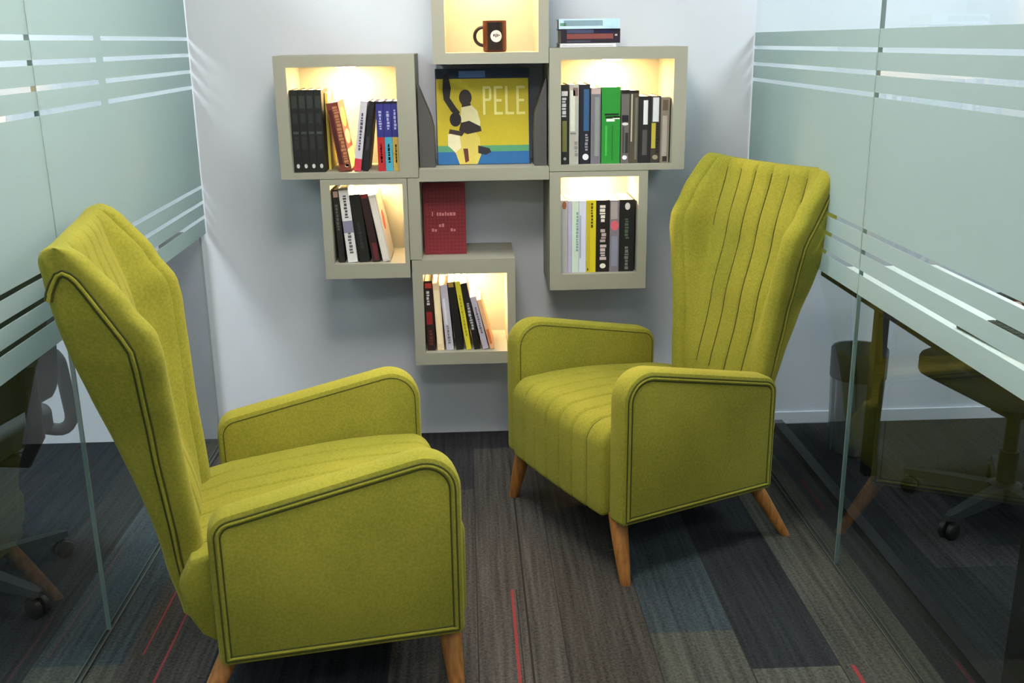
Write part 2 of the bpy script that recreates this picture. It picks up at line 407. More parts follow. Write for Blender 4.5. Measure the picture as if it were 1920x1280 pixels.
def pack(x0, floor, items, group, gap=.0012, y=-.27):
    """set leaning books side by side so that each rests on the one before"""
    px, pw, ph, pa = None, 0, 0, 0
    for it in items:
        w, h, lean, d, col, label, marks = it[:7]; a = rad(-lean)
        if px is None: x = x0+(h*math.sin(a) if a > 0 else 0)
        else:
            right = px+pw/math.cos(pa)
            tx, tz = px+pw*math.cos(pa)-ph*math.sin(pa), pw*math.sin(pa)+ph*math.cos(pa)
            if h*math.cos(a) > tz: x = max(right, tx+tz*math.tan(a))
            else:
                zz = h*math.cos(a); x = max(right, right-zz*math.tan(pa)+h*math.sin(a))
            x += gap
        e = book(x, floor, w, h, d, lean, col, label, group, marks, y, side=it[7] if len(it) > 7 else None)
        px, pw, ph, pa = x, w, h, a

BK, WH = (18, 18, 20), (206, 204, 206)
# upper left box
g = 'books in the upper left box'
dk = (22, 24, 24)
ornate = lambda c: [(.15, .85, .78, .93, (44, 50, 48)), (.2, .8, .60, .72, (38, 42, 42)), (.15, .85, .47, .50, (62, 70, 66)), (.2, .8, .28, .44, (38, 40, 42)), (.3, .72, .05, .105, (190, 190, 192), 'dot')]
for i, lab in enumerate(('black ornate volume, leftmost of four in the upper left box', 'black ornate volume, second from left of four in the upper left box',
                         'black ornate volume, third from left of four in the upper left box', 'black ornate volume standing next to the leaning red-brown book')):
    book(-.589+i*.0265, 1.0755, .0258, .275, .17, 0, dk, lab, g, ornate(i))
book(-.481, 1.0755, .009, .262, .16, 0, (226, 206, 96), 'tall thin pale yellow book behind the red-brown leaning book', g, (), y=-.20)
pack(-.470, 1.0755, [(.040, .232, -9, .17, (112, 52, 40), 'red-brown patterned book leaning left against the black volumes', 
      [(.45, .95, .06, .94, (176, 120, 84), 'type'), (.08, .4, .1, .9, (70, 22, 24)), (.5, .85, .05, .1, (222, 206, 190), 'dot')],
      [(.10, .8, .62, .9, (196, 208, 70), 'dot'), (.1, .9, .36, .58, (226, 150, 132), 'dot'), (.02, .98, .02, .3, (244, 226, 140), 'band')])], g)
book(-.388, 1.0755, .024, .236, .17, 8.5, (196, 194, 206), 'pale grey spine with red foot leaning right, beside the red-brown book', g,
     [(0, 1, 0, .18, (196, 52, 70)), (.3, .7, .3, .85, (70, 70, 90), 'type')])
book(-.357, 1.0755, .018, .236, .16, 8.0, (20, 20, 26), 'thin black book leaning right against the blue-topped books', g, [(.2, .7, .3, .5, (50, 48, 60))])
for x, w, low, lab in ((-.3025, .025, (176, 38, 44), 'blue-topped book with a red lower spine, upper left box'), (-.2765, .025, (70, 160, 190), 'blue-topped book with a light blue lower spine, upper left box'),
                       (-.2505, .021, (188, 160, 80), 'blue-topped book with a tan lower spine at the right wall of its box')):
    book(x, 1.0755, w, .234, .17, 0, (44, 46, 128), lab, g, [(0, 1, 0, .49, low), (.3, .75, .60, .88, (168, 172, 214), 'type'), (.35, .65, .12, .4, (226, 196, 180), 'type'), (0, 1, .965, 1, (16, 16, 40))])

# upper right box
g = 'books in the upper right box'; z = 1.0875
book(.327, z, .026, .268, .18, 0, (30, 30, 28), 'black and white book with olive lower spine, first at left in upper right box', g, [(.1, .9, .86, .92, WH), (.15, .75, .60, .84, (200, 200, 208), 'type'), (.2, .8, .16, .55, (112, 112, 60)), (.35, .75, .05, .09, (150, 150, 150), 'dot')])
book(.3565, z, .032, .268, .18, 0, (170, 168, 162), 'light grey book second from left in the upper right box', g, [(.1, .6, .42, .93, (206, 208, 198)), (.4, .9, .86, .96, (120, 92, 92)), (.1, .7, .38, .40, (120, 118, 116)), (.5, .95, .1, .3, (130, 130, 128), 'type')])
book(.3915, z, .036, .268, .18, 0, (22, 24, 36), 'dark navy book with a blue spine panel, upper right box', g, [(.4, .9, .42, .94, (46, 84, 128)), (.5, .85, .17, .38, (140, 134, 150), 'type'), (.3, .9, .05, .13, (222, 222, 230), 'dot')])
book(.4305, z, .034, .256, .18, 0, (108, 104, 116), 'grey-mauve book just left of the green book', g, [(.05, .95, .92, .99, (182, 160, 158)), (.4, .85, .1, .88, (130, 136, 134), 'band')])
book(.468, z, .064, .258, .19, 0, (34, 132, 44), 'thick bright green book, widest in the upper right box', g, [(.05, .98, .60, .66, (14, 34, 18), 'type'), (.25, .7, .555, .59, (226, 230, 226), 'band'), (.6, .97, .585, .62, (226, 230, 226), 'band'), (.2, .3, .1, .5, (64, 168, 74)), (.55, .62, .04, .5, (24, 110, 36))])
book(.5350, z, .028, .248, .18, 0, (96, 92, 90), 'grey book with black top just right of the green book', g, [(0, 1, .95, 1, BK), (.1, .9, .57, .66, (20, 16, 28)), (.1, .9, .52, .56, WH, 'dot'), (.2, .8, .05, .11, (232, 226, 238), 'dot'), (.2, .4, .14, .5, (60, 62, 60)), (.55, .9, .14, .42, (36, 38, 38))])
book(.5645, z, .031, .246, .18, 0, (74, 66, 54), 'dark brown striped book with a pale line, upper right box', g, [(.15, .3, .3, .95, (176, 172, 150)), (.6, .85, .05, .9, (104, 102, 92)), (0, 1, .96, 1, (30, 22, 18))])
book(.5975, z, .041, .226, .18, 0, (26, 24, 26), 'black book with a white title block, upper right box', g, [(.35, .72, .58, .94, (210, 208, 214)), (.3, .7, .12, .5, (78, 72, 76))])
book(.6395, z, .032, .226, .18, 0, (56, 50, 44), 'dark book with white top and yellow foot, upper right box', g, [(.15, .8, .62, .98, (204, 206, 214)), (.05, .5, .22, .6, (176, 164, 60)), (.2, .8, .05, .12, (150, 140, 120), 'dot'), (.5, .9, .15, .6, (24, 22, 22), 'type')])
book(.6725, z, .030, .222, .18, 0, (128, 120, 110), 'grey-brown book, last at right in the upper right box', g, [(.2, .75, .1, .72, (164, 160, 154)), (.3, .8, .02, .1, (44, 40, 38)), (.2, .8, .8, .96, (92, 80, 66))])

# lower left box
pack(-.4665, .7575, [
 (.020, .256, -2.5, .17, (34, 30, 30), 'thin black book, leftmost in the lower left box', [(.1, .9, .9, .98, (170, 140, 130)), (.2, .7, .45, .8, (90, 86, 86), 'type')]),
 (.034, .262, -4.5, .18, (212, 210, 212), 'white spine with dark lettering, second in the lower left box', [(.3, .7, .12, .4, (90, 90, 96), 'type'), (.3, .7, .6, .9, (70, 70, 74), 'type'), (0, 1, .4, .56, (128, 126, 150)), (0, 1, .97, 1, (120, 112, 100))]),
 (.036, .238, -6.0, .18, (20, 20, 20), 'plain black book leaning in the middle of the lower left box', [(.3, .6, .2, .6, (46, 46, 46), 'type')]),
 (.026, .240, -8.0, .18, (42, 22, 24), 'black book with dark red edges beside the white leaning book', [(.3, .9, .02, .28, (92, 34, 38)), (.1, .9, .94, .99, (120, 30, 36))]),
 (.026, .238, -10, .20, (196, 190, 186), 'white book with a red oval on its cover, lower left box', [(.1, .85, .03, .95, (216, 208, 202))],
   [(.20, .55, .42, .72, (176, 52, 40), 'dot')])], 'books in the lower left box', y=-.272)
# lowest box
pack(-.1615, .4255, [
 (.029, .258, -1.0, .17, (40, 22, 22), 'dark book with red and white bands, leftmost in the lowest box', [(.1, .9, .90, .97, (170, 52, 42)), (.2, .6, .66, .86, (190, 188, 196), 'type'), (.1, .8, .38, .56, (136, 30, 34)), (.2, .8, .08, .3, (96, 44, 38), 'type')]),
 (.024, .250, -2.4, .17, (232, 206, 170), 'cream book next to the dark banded one in the lowest box', [(.1, .8, .1, .9, (244, 226, 190))]),
 (.026, .242, -4.2, .17, (186, 182, 200), 'pale lilac book leaning third in the lowest box', [(.3, .7, .1, .4, (120, 118, 110), 'type'), (.2, .5, .4, .8, (216, 214, 224))]),
 (.026, .252, -6.2, .17, (20, 18, 18), 'black book just left of the yellow spine in the lowest box', [(.1, .8, .93, .99, (176, 140, 60))]),
 (.018, .256, -8.2, .17, (206, 196, 52), 'thin yellow book leaning in the lowest box', [(.3, .7, .2, .8, (150, 142, 30), 'type')]),
 (.022, .250, -10.4, .17, (20, 18, 18), 'black book just right of the yellow spine in the lowest box', [(.2, .7, .3, .7, (170, 168, 176), 'type')]),
 (.020, .200, -12.6, .16, (176, 170, 190), 'small lilac-grey book leaning near the right of the lowest box', [(.3, .7, .3, .8, (90, 84, 96), 'type')]),
 (.015, .190, -14, .15, (226, 176, 132), 'small peach book, last of the leaning row in the lowest box', [(.2, .8, .1, .4, (206, 110, 70))])], 'books in the lowest box', y=-.272)
# lower right box
g = 'books in the lower right box'; z = .7035
book(.327, z, .0245, .258, .18, 0, (168, 168, 172), 'grey-white book with a brown mark at its top, lower right box', g, [(.2, .85, .88, .99, (140, 88, 62), 'dot')])
book(.3525, z, .013, .256, .18, 0, (178, 172, 204), 'thin lilac book second in the lower right box', g)
book(.3665, z, .0245, .256, .18, 0, (196, 214, 204), 'pale mint book third in the lower right box', g, [(.6, .95, .3, .85, (110, 150, 150), 'type')])
book(.392, z, .025, .256, .18, 0, (202, 206, 226), 'pale blue-white book left of the yellow spine, lower right box', g, [(.1, .3, .2, .8, (150, 160, 196))])
book(.418, z, .034, .258, .18, 0, (206, 190, 26), 'yellow book with small dark lettering, lower right box', g, [(.45, .7, .62, .96, (74, 66, 10), 'type'), (.05, .4, .02, .97, (188, 170, 40)), (.1, .25, .02, .06, (40, 36, 14), 'dot')])
book(.453, z, .047, .257, .18, 0, (20, 14, 14), 'black book with large white lettering, lower right box', g, [(.25, .75, .70, .93, (224, 214, 208), 'type'), (.3, .78, .42, .62, (176, 160, 160), 'type'), (.28, .78, .17, .40, (196, 178, 184), 'type'), (.3, .75, .05, .12, (226, 220, 210), 'dot')])
book(.5015, z, .033, .256, .18, 0, (120, 112, 124), 'grey-mauve book with a pink spot, lower right box', g, [(.1, .95, .58, .72, (206, 92, 108), 'dot'), (.1, .8, .74, .98, (160, 150, 150)), (.2, .85, .08, .5, (132, 134, 156))])
book(.536, z, .052, .257, .18, 0, (16, 16, 18), 'thick black book at the right of the lower right box', g, [(.35, .7, .86, .96, (206, 204, 208), 'dot'), (.35, .65, .46, .74, (78, 92, 80), 'type'), (.35, .65, .03, .36, (112, 112, 112), 'type')])

# lying books on the upper right box
def flat_book(x, z, w, h, d, col, label, marks, rot=0):
    e = empty('book', (x, -.25, z)); e.rotation_euler = (0, 0, rad(rot))
    MB().box(0, w, 0, d, 0, .0022).box(0, w, 0, d, h-.0022, h).box(0, w, 0, .0022, .0022, h-.0022).build('cover', pc(*col), e)
    MB().box(.003, w-.003, .0024, d-.004, .0024, h-.0024).build('page_block', M['paper'], e)
    for (a, b, u0, u1, c) in marks: MB().box(a*w, b*w, -.0006, .0001, u0*h, u1*h).build('spine_band', pc(*c), e)
    tag(e, label, 'book', 'books lying on the upper right box')
flat_book(.326, 1.4768, .190, .0125, .16, (206, 208, 212), 'thin white book at the bottom of the lying stack', [(.05, .95, .3, .6, (188, 186, 200))])
flat_book(.329, 1.4900, .201, .046, .155, (26, 14, 34), 'dark red and navy book in the middle of the lying stack', [(.10, .88, .30, .66, (122, 62, 60)), (.1, .55, .70, .96, (62, 66, 96)), (.62, .88, .70, .98, (10, 8, 62)), (.91, .95, .5, .62, (190, 180, 190)), (.1, .5, .04, .2, (60, 56, 76))])
flat_book(.322, 1.5366, .205, .032, .165, (186, 212, 232), 'light blue book on top of the lying stack', [(.08, .72, .30, .85, (124, 150, 164)), (.02, .12, .3, .6, (92, 150, 126)), (.75, .98, .1, .95, (172, 206, 226))], -2)

# mug in the top box
e = empty('mug', (.108, -.17, 1.4645))
MB().lathe([(.034, 0), (.039, .002), (.0405, .008), (.041, .100), (.0405, .103), (.038, .102), (.0375, .010), (.0, .008)], 40).build('cup', M['copper'], e, True)
hd = [(-.039+(-.030)*math.sin(t), 0, .052+.030*math.cos(t)) for t in [math.pi*i/14 for i in range(15)]]
h_ = MB().tube(hd, .006, 10).build('handle', pc(40, 28, 22, .3), e, True)
wp = MB(); av = [-2.25+(1.36)*i/12 for i in range(13)]      # dark reflection painted as a patch on the front of the cup
for i in range(12):
    a0, a1 = av[i]-.0, av[i+1]
    for r0 in (.0413,):
        wp.add([(r0*math.cos(a0), r0*math.sin(a0), .006), (r0*math.cos(a1), r0*math.sin(a1), .006), (r0*math.cos(a1), r0*math.sin(a1), .097), (r0*math.cos(a0), r0*math.sin(a0), .097)], [(0, 1, 2, 3)])
wp.build('print_panel', pc(26, 16, 14, .3), e, True)
def curved(poly, r, mb):
    n = len(poly); mb.add([(r*math.cos(-math.pi/2+u/.041), r*math.sin(-math.pi/2+u/.041), v) for u, v in poly], [tuple(range(n))])
bd = MB(); n = 24
for i in range(n):
    a0, a1 = 2*math.pi*i/n, 2*math.pi*(i+1)/n
    for r0, r1 in ((0, .010), (.010, .0195)):
        if r0 == 0: curved([(.004, .052), (.004+r1*math.cos(a0), .052+r1*math.sin(a0)), (.004+r1*math.cos(a1), .052+r1*math.sin(a1))], .0418, bd)
        else: curved([(.004+r0*math.cos(a0), .052+r0*math.sin(a0)), (.004+r1*math.cos(a0), .052+r1*math.sin(a0)), (.004+r1*math.cos(a1), .052+r1*math.sin(a1)), (.004+r0*math.cos(a1), .052+r0*math.sin(a1))], .0418, bd)
bd.build('badge', pc(214, 206, 206), e)
bm_ = MB()
for u, v, wv, hv in ((-.006, .050, .005, .010), (.001, .047, .004, .013), (.007, .049, .004, .011), (.0125, .052, .004, .006), (.002, .060, .008, .003)):
    curved([(u, v), (u+wv, v+.002), (u+wv, v+hv), (u, v+hv-.002)], .0421, bm_)
bm_.build('badge_mark', pc(60, 52, 56), e)
tag(e, 'brown mug with a white round badge standing alone in the top box', 'mug')

# large book with the football cover on the middle board, between two dark grey sloped wedges
e = empty('book', (-.102, -.185, 1.0825)); e.rotation_euler = (rad(-7), 0, 0)
BW, BH = .330, .330
MB().box(0, BW, 0, .003, 0, BH).box(0, BW, .025, .028, 0, BH).box(0, .003, .003, .025, 0, BH).build('cover', pc(28, 44, 70), e)
MB().box(.0032, BW-.004, .0032, .0248, .003, BH-.003).build('page_block', M['paper'], e)
def flat(name, polys, col, lift):
    mm = MB()
    for p in polys: mm.prism([(x*BW, z*BH) for x, z in p], lambda a, b, k: (a, -lift+k, b), lift)
    return mm.build(name, pc(*col), e)
rc = lambda x0, z0, x1, z1: [(x0, z0), (x1, z0), (x1, z1), (x0, z1)]
el = lambda cx, cz, rx, rz, n=16: [(cx+rx*math.cos(2*math.pi*i/n), cz+rz*math.sin(2*math.pi*i/n)) for i in range(n)]
flat('yellow_field', [rc(0.01, .20, .985, .895)], (196, 178, 34), .0004)
flat('green_band', [rc(0.01, .135, .985, .20)], (84, 152, 110), .0004)
flat('blue_band', [rc(0.01, 0.005, .985, .135)], (34, 100, 160), .0004)
flat('title_patch', [rc(.25, .905, .53, .975)], (92, 124, 190), .0005)
def letter(ch, x0, x1, z0, z1):
    t = .026
    if ch == 'P': return [rc(x0, z0, x0+t, z1), rc(x0+t, z1-t, x1-.015, z1), rc(x0+t, z0+.48*(z1-z0), x1-.015, z0+.48*(z1-z0)+t), [(x1-t, z0+.52*(z1-z0)), (x1-.012, z0+.5*(z1-z0)), (x1, z0+.56*(z1-z0)), (x1, z1-.035), (x1-.012, z1-.005), (x1-t, z1-.01)]]
    if ch == 'L': return [rc(x0, z0, x0+t, z1), rc(x0+t, z0, x1, z0+t)]
    return [rc(x0, z0, x0+t, z1), rc(x0+t, z0, x1, z0+t), rc(x0+t, z1-t, x1, z1), rc(x0+t, (z0+z1)/2-t/2, x1-.01, (z0+z1)/2+t/2)]
lt = []
for i, ch in enumerate('PELE'): lt += letter(ch, .50+i*.119, .50+i*.119+.092, .52, .815)
flat('title', lt, (232, 222, 140), .0006)
# two players: one with a raised arm carried by another
flat('arm', [[(.085, .93), (.135, .955), (.165, .80), (.15, .70), (.215, .60), (.255, .55), (.225, .50), (.16, .56), (.085, .68), (.075, .78)]], (26, 22, 22), .0006)
flat('head', [el(.315, .70, .068, .085)], (44, 32, 30), .0006)
flat('neck', [rc(.275, .56, .37, .64)], (34, 26, 24), .00055)
flat('shirt', [[(.27, .60), (.38, .62), (.44, .56), (.47, .44), (.46, .37), (.30, .36), (.26, .48)]], (226, 218, 170), .0007)
flat('hair', [el(.205, .475, .062, .075)], (20, 18, 24), .0008)
flat('sleeve', [[(.26, .44), (.35, .46), (.47, .40), (.48, .35), (.33, .32), (.24, .36)]], (38, 26, 30), .0009)
flat('yellow_shirt', [[(.14, .34), (.20, .30), (.42, .34), (.46, .28), (.47, .10), (.43, .005), (.24, .005), (.20, .12), (.13, .20)]], (210, 192, 90), .0008)
flat('shorts', [[(.12, .32), (.24, .34), (.26, .18), (.20, .13), (.12, .20)]], (228, 220, 182), .0009)
flat('shorts_shade', [[(.28, .17), (.33, .17), (.34, .04), (.30, .02)]], (96, 44, 36), .001)
flat('boot', [[(.44, .20), (.56, .17), (.58, .13), (.52, .10), (.44, .12)]], (36, 34, 44), .001)
flat('hand', [[(.14, .375), (.30, .345), (.27, .30), (.13, .33)]], (52, 38, 36), .001)
tag(e, 'large picture book with a yellow cover of two footballers, facing out on the middle board', 'book')
def wedge(name, poly, x, label):
    e = MB().prism(poly, lambda a, b, k: (a, k, b), .10)
    o = bevel(e.build(name, M['bookend'], None, False, (x, -.25, 1.0825)), .001, 1)
    return tag(o, label, 'bookend', 'bookends beside the large picture book')
wedge('bookend', [(0, 0), (.054, 0), (.052, .13), (.044, .17), (.003, .275), (0, .275)], -.1610, 'dark grey sloped bookend at the left of the large picture book')
wedge('bookend', [(0, 0), (.044, 0), (.044, .295), (.040, .295), (.004, .18), (0, .13)], .2365, 'dark grey sloped bookend at the right of the large picture book')

# red book standing face out on the lowest box
e = empty('book', (-.157, -.205, .7665)); e.rotation_euler = (rad(-4), 0, 0)
w, h = .150, .255
MB().box(0, w, 0, .003, 0, h).box(0, w, .019, .022, 0, h).box(0, .003, .003, .019, 0, h).build('cover', pc(118, 28, 40), e)
MB().box(.0032, w-.003, .0032, .0188, .003, h-.003).build('page_block', M['paper'], e)
gd = MB()
for i in range(11): gd.box(.012+i*.013, .0132+i*.013, -.0004, .0001, .006, h-.02)
for j in range(18): gd.box(.010, w-.006, -.00045, .0001, .01+j*.0132, .011+j*.0132)
gd.build('cover_grid', pc(150, 52, 62), e)
lt = MB(); rr = random.Random(3)
def wordline(x0, x1, z0, hh, skip=0):
    q = x0
    while q < x1:
        ww = .005+.004*rr.random()
        lt.box(q, q+ww, -.0008, .0001, z0, z0+hh*(.7+.3*rr.random())); q += ww+.003
lt.box(.030, .0335, -.0008, .0001, .137, .153); wordline(.047, .115, .138, .014); wordline(.054, .074, .098, .013); wordline(.028, .048, .082, .012); wordline(.095, .115, .082, .012)
lt.build('title_lettering', pc(206, 130, 136), e)
tag(e, 'dark red book standing face out on top of the lowest box', 'book')

# ------------------------------------------------------------------ wingback armchairs
def make_chair():
    root = empty('armchair', (0, 0, 0))
    HW, T = .345, .075
    # arms -----------------------------------------------------------------
    prof = roundpoly([(0, .180), (0, .652), (-.552, .536), (-.552, .180)], [.018, .085, .055, .018], 10)
    for sd in (-1, 1):
        rings = []
        E_ = .016
        seq = [(-T/2, E_), (-T/2+E_*.3, E_*.3), (-T/2+E_, 0), (T/2-E_, 0), (T/2-E_*.3, E_*.3), (T/2, E_)]
        for dx, ins in seq:
            rings.append([(sd*(HW-T/2)+dx, a, b) for a, b in (inset(prof, ins) if ins else prof)])
        arm = MB().rings(rings).build('arm', M['fabric'], root, True)
        xo = sd*(HW-.0005)
        MB().tube([(xo, a, b) for a, b in inset(prof, .021)], .0042, 8, closed=True).build('piping', M['fabric'], arm, True)
        st = MB()
        for d in (.0145, .0275): st.tube([(xo+sd*.0004, a, b) for a, b in inset(prof, d)], .0019, 6, closed=True)
        st.build('seam', M['thread'], arm, True)
        # inner edge seam
        MB().tube([(sd*(HW-T+.0002), a, b) for a, b in inset(prof, .016)], .0014, 6, closed=True).build('seam', M['thread'], arm, True)
    # seat -----------------------------------------------------------------
    sx = HW-T-.002
    SEAMS = [-.185, -.11, -.037, .037, .11, .185]
    pf = [(-.555, .195), (-.30, .186), (-.03, .186)]+roundpoly([(.018, .186), (.020, .455), (-.30, .452), (-.30, .2)], [.015, .06, .01, 0], 7)[:16]
    pf += [(-.12, .458), (-.2, .457), (-.28, .452), (-.36, .444), (-.44, .434), (-.52, .425), (-.598, .408), (-.628, .35), (-.618, .28), (-.588, .22)]
    # outward normals
    n = len(pf); nr = []
    for i in range(n):
        a = Vector(pf[i-1]); b = Vector(pf[(i+1) % n]); t = b-a; t = t.normalized() if t.length > 1e-9 else Vector((1, 0)); nr.append(Vector((t.y, -t.x)))
    xs = sorted(set([round(-sx+2*sx*i/150, 4) for i in range(151)]))
    rings = []
    for x in xs:
        g_ = max(math.exp(-((x-s)/.0045)**2) for s in SEAMS)*.007
        cr = .006*math.cos(min(1, abs(x)/sx)*math.pi/2)
        ed = .012*max(0, (abs(x)-sx+.014)/.014)**2
        ring = []
        for i, (a, b) in enumerate(pf):
            on = 1 if (b > .42 or a > -.03) and a > -.6 else .2
            k = on*(-g_)+ (cr if on == 1 else 0) - ed
            ring.append((x, a+nr[i].x*k, b+nr[i].y*k))
        rings.append(ring)
    seat = MB().rings(rings).build('seat', M['fabric'], root, True)
    st = MB()
    for s in SEAMS:
        pts = [(s, pf[i][0]-nr[i].x*.003, pf[i][1]-nr[i].y*.003) for i in range(3, n-3) if pf[i][1] > .19]
        st.tube(pts, .0016, 5)
    st.build('seam', M['thread'], seat, True)
    # rear base filling the space behind the arms ------------------------------
    MB().box(-.24, .24, -.54, -.05, .178, .186).build('bottom_lining', M['lining'], root)
    # back -------------------------------------------------------------------
    hw_t = [(.24, .215), (.42, .222), (.55, .238), (.68, .256), (.80, .280), (.90, .300), (.98, .307), (1.05, .307), (1.11, .303)]
    yw_t = [(.24, -.565), (.42, -.583), (.68, -.602), (.88, -.612), (.93, -.620), (1.0, -.664), (1.11, -.745)]
    yc_t = [(.24, -.575), (.42, -.596), (.68, -.655), (.90, -.710), (1.11, -.765)]
    yr_t = [(.24, -.635), (.38, -.662), (1.06, -.815), (1.11, -.825)]
    rings = []
    def section(z, sh=0.0, zz=None):
        hw, yw, yc, yr = interp(hw_t, z), interp(yw_t, z), interp(yc_t, z), interp(yr_t, z)
        hr = hw-.012
        tipw = .062
        xi = hw-tipw
        # half outline from front centre to rear centre
        P = []
        cw = xi-.055 if xi > .12 else .07
        for i in range(30): P.append((cw*i/30, yc))
        for i in range(9):       # blend from the centre panel up on to the wing
            t = i/8; s2 = t*t*(3-2*t); P.append((cw+(xi-cw)*t, yc+(max(yw, yc+.004)-.012-yc)*s2))
        tw = max(yw, yc+.004)
        for i in range(1, 8):    # rounded wing front edge
            t = math.pi*(1-i/8); P.append((xi+tipw/2-.0+(tipw/2)*math.cos(t), tw-.012+(.022)*math.sin(t)))
        for i in range(0, 8):
            t = i/7; P.append((hw+(hr-hw)*t*t, tw-.014+(yr+.03-tw+.014)*t))
        for i in range(1, 6):
            t = i/5*math.pi/2; P.append((hr-.03+.03*math.cos(t), yr+.03-.03*math.sin(t)))
        for i in range(1, 9): P.append(((hr-.03)*(1-i/8), yr-.004*i/8))
        Q = []
        for (x, y) in P:
            if y >= yc-.02 and x < cw+.02:
                g_ = max(math.exp(-((x-abs(s))/.0050)**2) for s in SEAMS[3:])*.007 + 0
                y = y-g_+.010*math.cos(min(1, x/(cw+.02))*math.pi/2)
            Q.append((x, y))
        full = Q+[(-x, y) for x, y in reversed(Q[1:-1])]
        if sh:
            ym = (max(tw, yc)+yr)/2
            full = [(x*(1-sh*.02), ym+(y-ym)*(1-sh)) for x, y in full]
        return [(x, y, (zz if zz is not None else z)+(.009*(abs(x)/hw)**4*min(1, max(0, (z-1.0)/.078)))) for x, y in full]
    rings.append(section(.24, .3, .232))
    zs = [.24+(1.078-.24)*i/56 for i in range(57)]
    for z in zs: rings.append(section(z))
    for i in range(1, 8):
        a = i/7*math.pi/2; rings.append(section(1.078+.03*math.sin(a), .80*(1-math.cos(a)), 1.078+.040*math.sin(a)))
    back = MB().rings(rings).build('backrest', M['fabric'], root, True)
    for sd in (-1, 1):
        outline = [(-.600, .27)]+[(interp(yw_t, .27+(.89-.27)*i/20)-.046, .27+(.89-.27)*i/20) for i in range(1, 20)]
        outline += [(-.662, .905), (-.676, .935), (-.692, .965), (-.712, 1.0), (-.732, 1.035), (-.746, 1.058), (-.757, 1.070), (-.770, 1.076), (-.782, 1.070), (-.792, 1.054), (-.800, 1.036), (-.804, 1.02)]
        def on_side(y, z, lift):
            hw = interp(hw_t, z); tw = max(interp(yw_t, z), interp(yc_t, z)+.004); yr = interp(yr_t, z)
            t = min(1, max(0, (tw-.014-y)/max(.01, (tw-.014)-(yr+.03))))
            return (sd*(hw-.012*t*t+lift), y, z)
        MB().tube([on_side(y, z, .0012) for y, z in outline], .0042, 8).build('piping', M['fabric'], back, True)
        st = MB()
        for off in (-.0066, .0066):
            q = []
            for i, (y, z) in enumerate(outline):
                a = Vector(outline[max(0, i-1)]); b = Vector(outline[min(len(outline)-1, i+1)]); d = (b-a).normalized()
                q.append(on_side(y+d.y*off, z-d.x*off, .0008))
            st.tube(q, .0020, 6)
        st.build('seam', M['thread'], back, True)
        q = []
        for i in range(40):
            z = .44+(1.08-.44)*i/39; hw = interp(hw_t, z); tw = max(interp(yw_t, z), interp(yc_t, z)+.004)
            q.append((sd*(hw-.062+.004), tw-.010+.004, z))
        MB().tube(q, .0014, 5).build('seam', M['thread'], back, True)
    st = MB()
    for s in SEAMS:
        q = []
        for i in range(30):
            z = .46+(1.09-.46)*i/29; xi = interp(hw_t, z)-.062; cw = xi-.055
            q.append((s, interp(yc_t, z)+.010*math.cos(min(1, abs(s)/(cw+.02))*math.pi/2)-.0045, z))
        st.tube(q, .0012, 5)
    st.build('seam', M['thread'], back, True)
    # legs -------------------------------------------------------------------
    for sx2 in (-1, 1):
        for top, foot in (((sx2*.276, -.030, .200), (sx2*.340, -.020, 0)), ((sx2*.275, -.520, .200), (sx2*.330, -.630, 0))):
            lg = MB(); a = Vector(top); b = Vector(foot)
            pts = [a+(b-a)*t for t in (0, .2, .4, .6, .8, .97)]+[b]
            n_ = 16; rr_ = [.027, .026, .0245, .022, .019, .0165, .015]
            rings2 = [[(p.x+r*math.cos(2*math.pi*j/n_), p.y+r*math.sin(2*math.pi*j/n_), p.z) for j in range(n_)] for p, r in zip(pts, rr_)]
            lg.rings(rings2).build('leg', M['wood'], root, True)
    return root
chair = make_chair()
tag(chair, 'olive-green wingback armchair at left, seen from its side and back', 'armchair', 'pair of wingback armchairs')
ch2 = copy_tree(chair)
chair.location = (-.092, -1.406, 0); chair.rotation_euler = (0, 0, rad(-79.2))
ch2.location = (.262, -.932, 0); ch2.rotation_euler = (0, 0, rad(115.6))
tag(ch2, 'olive-green wingback armchair at right, its channelled back and seat facing the viewer', 'armchair', 'pair of wingback armchairs')

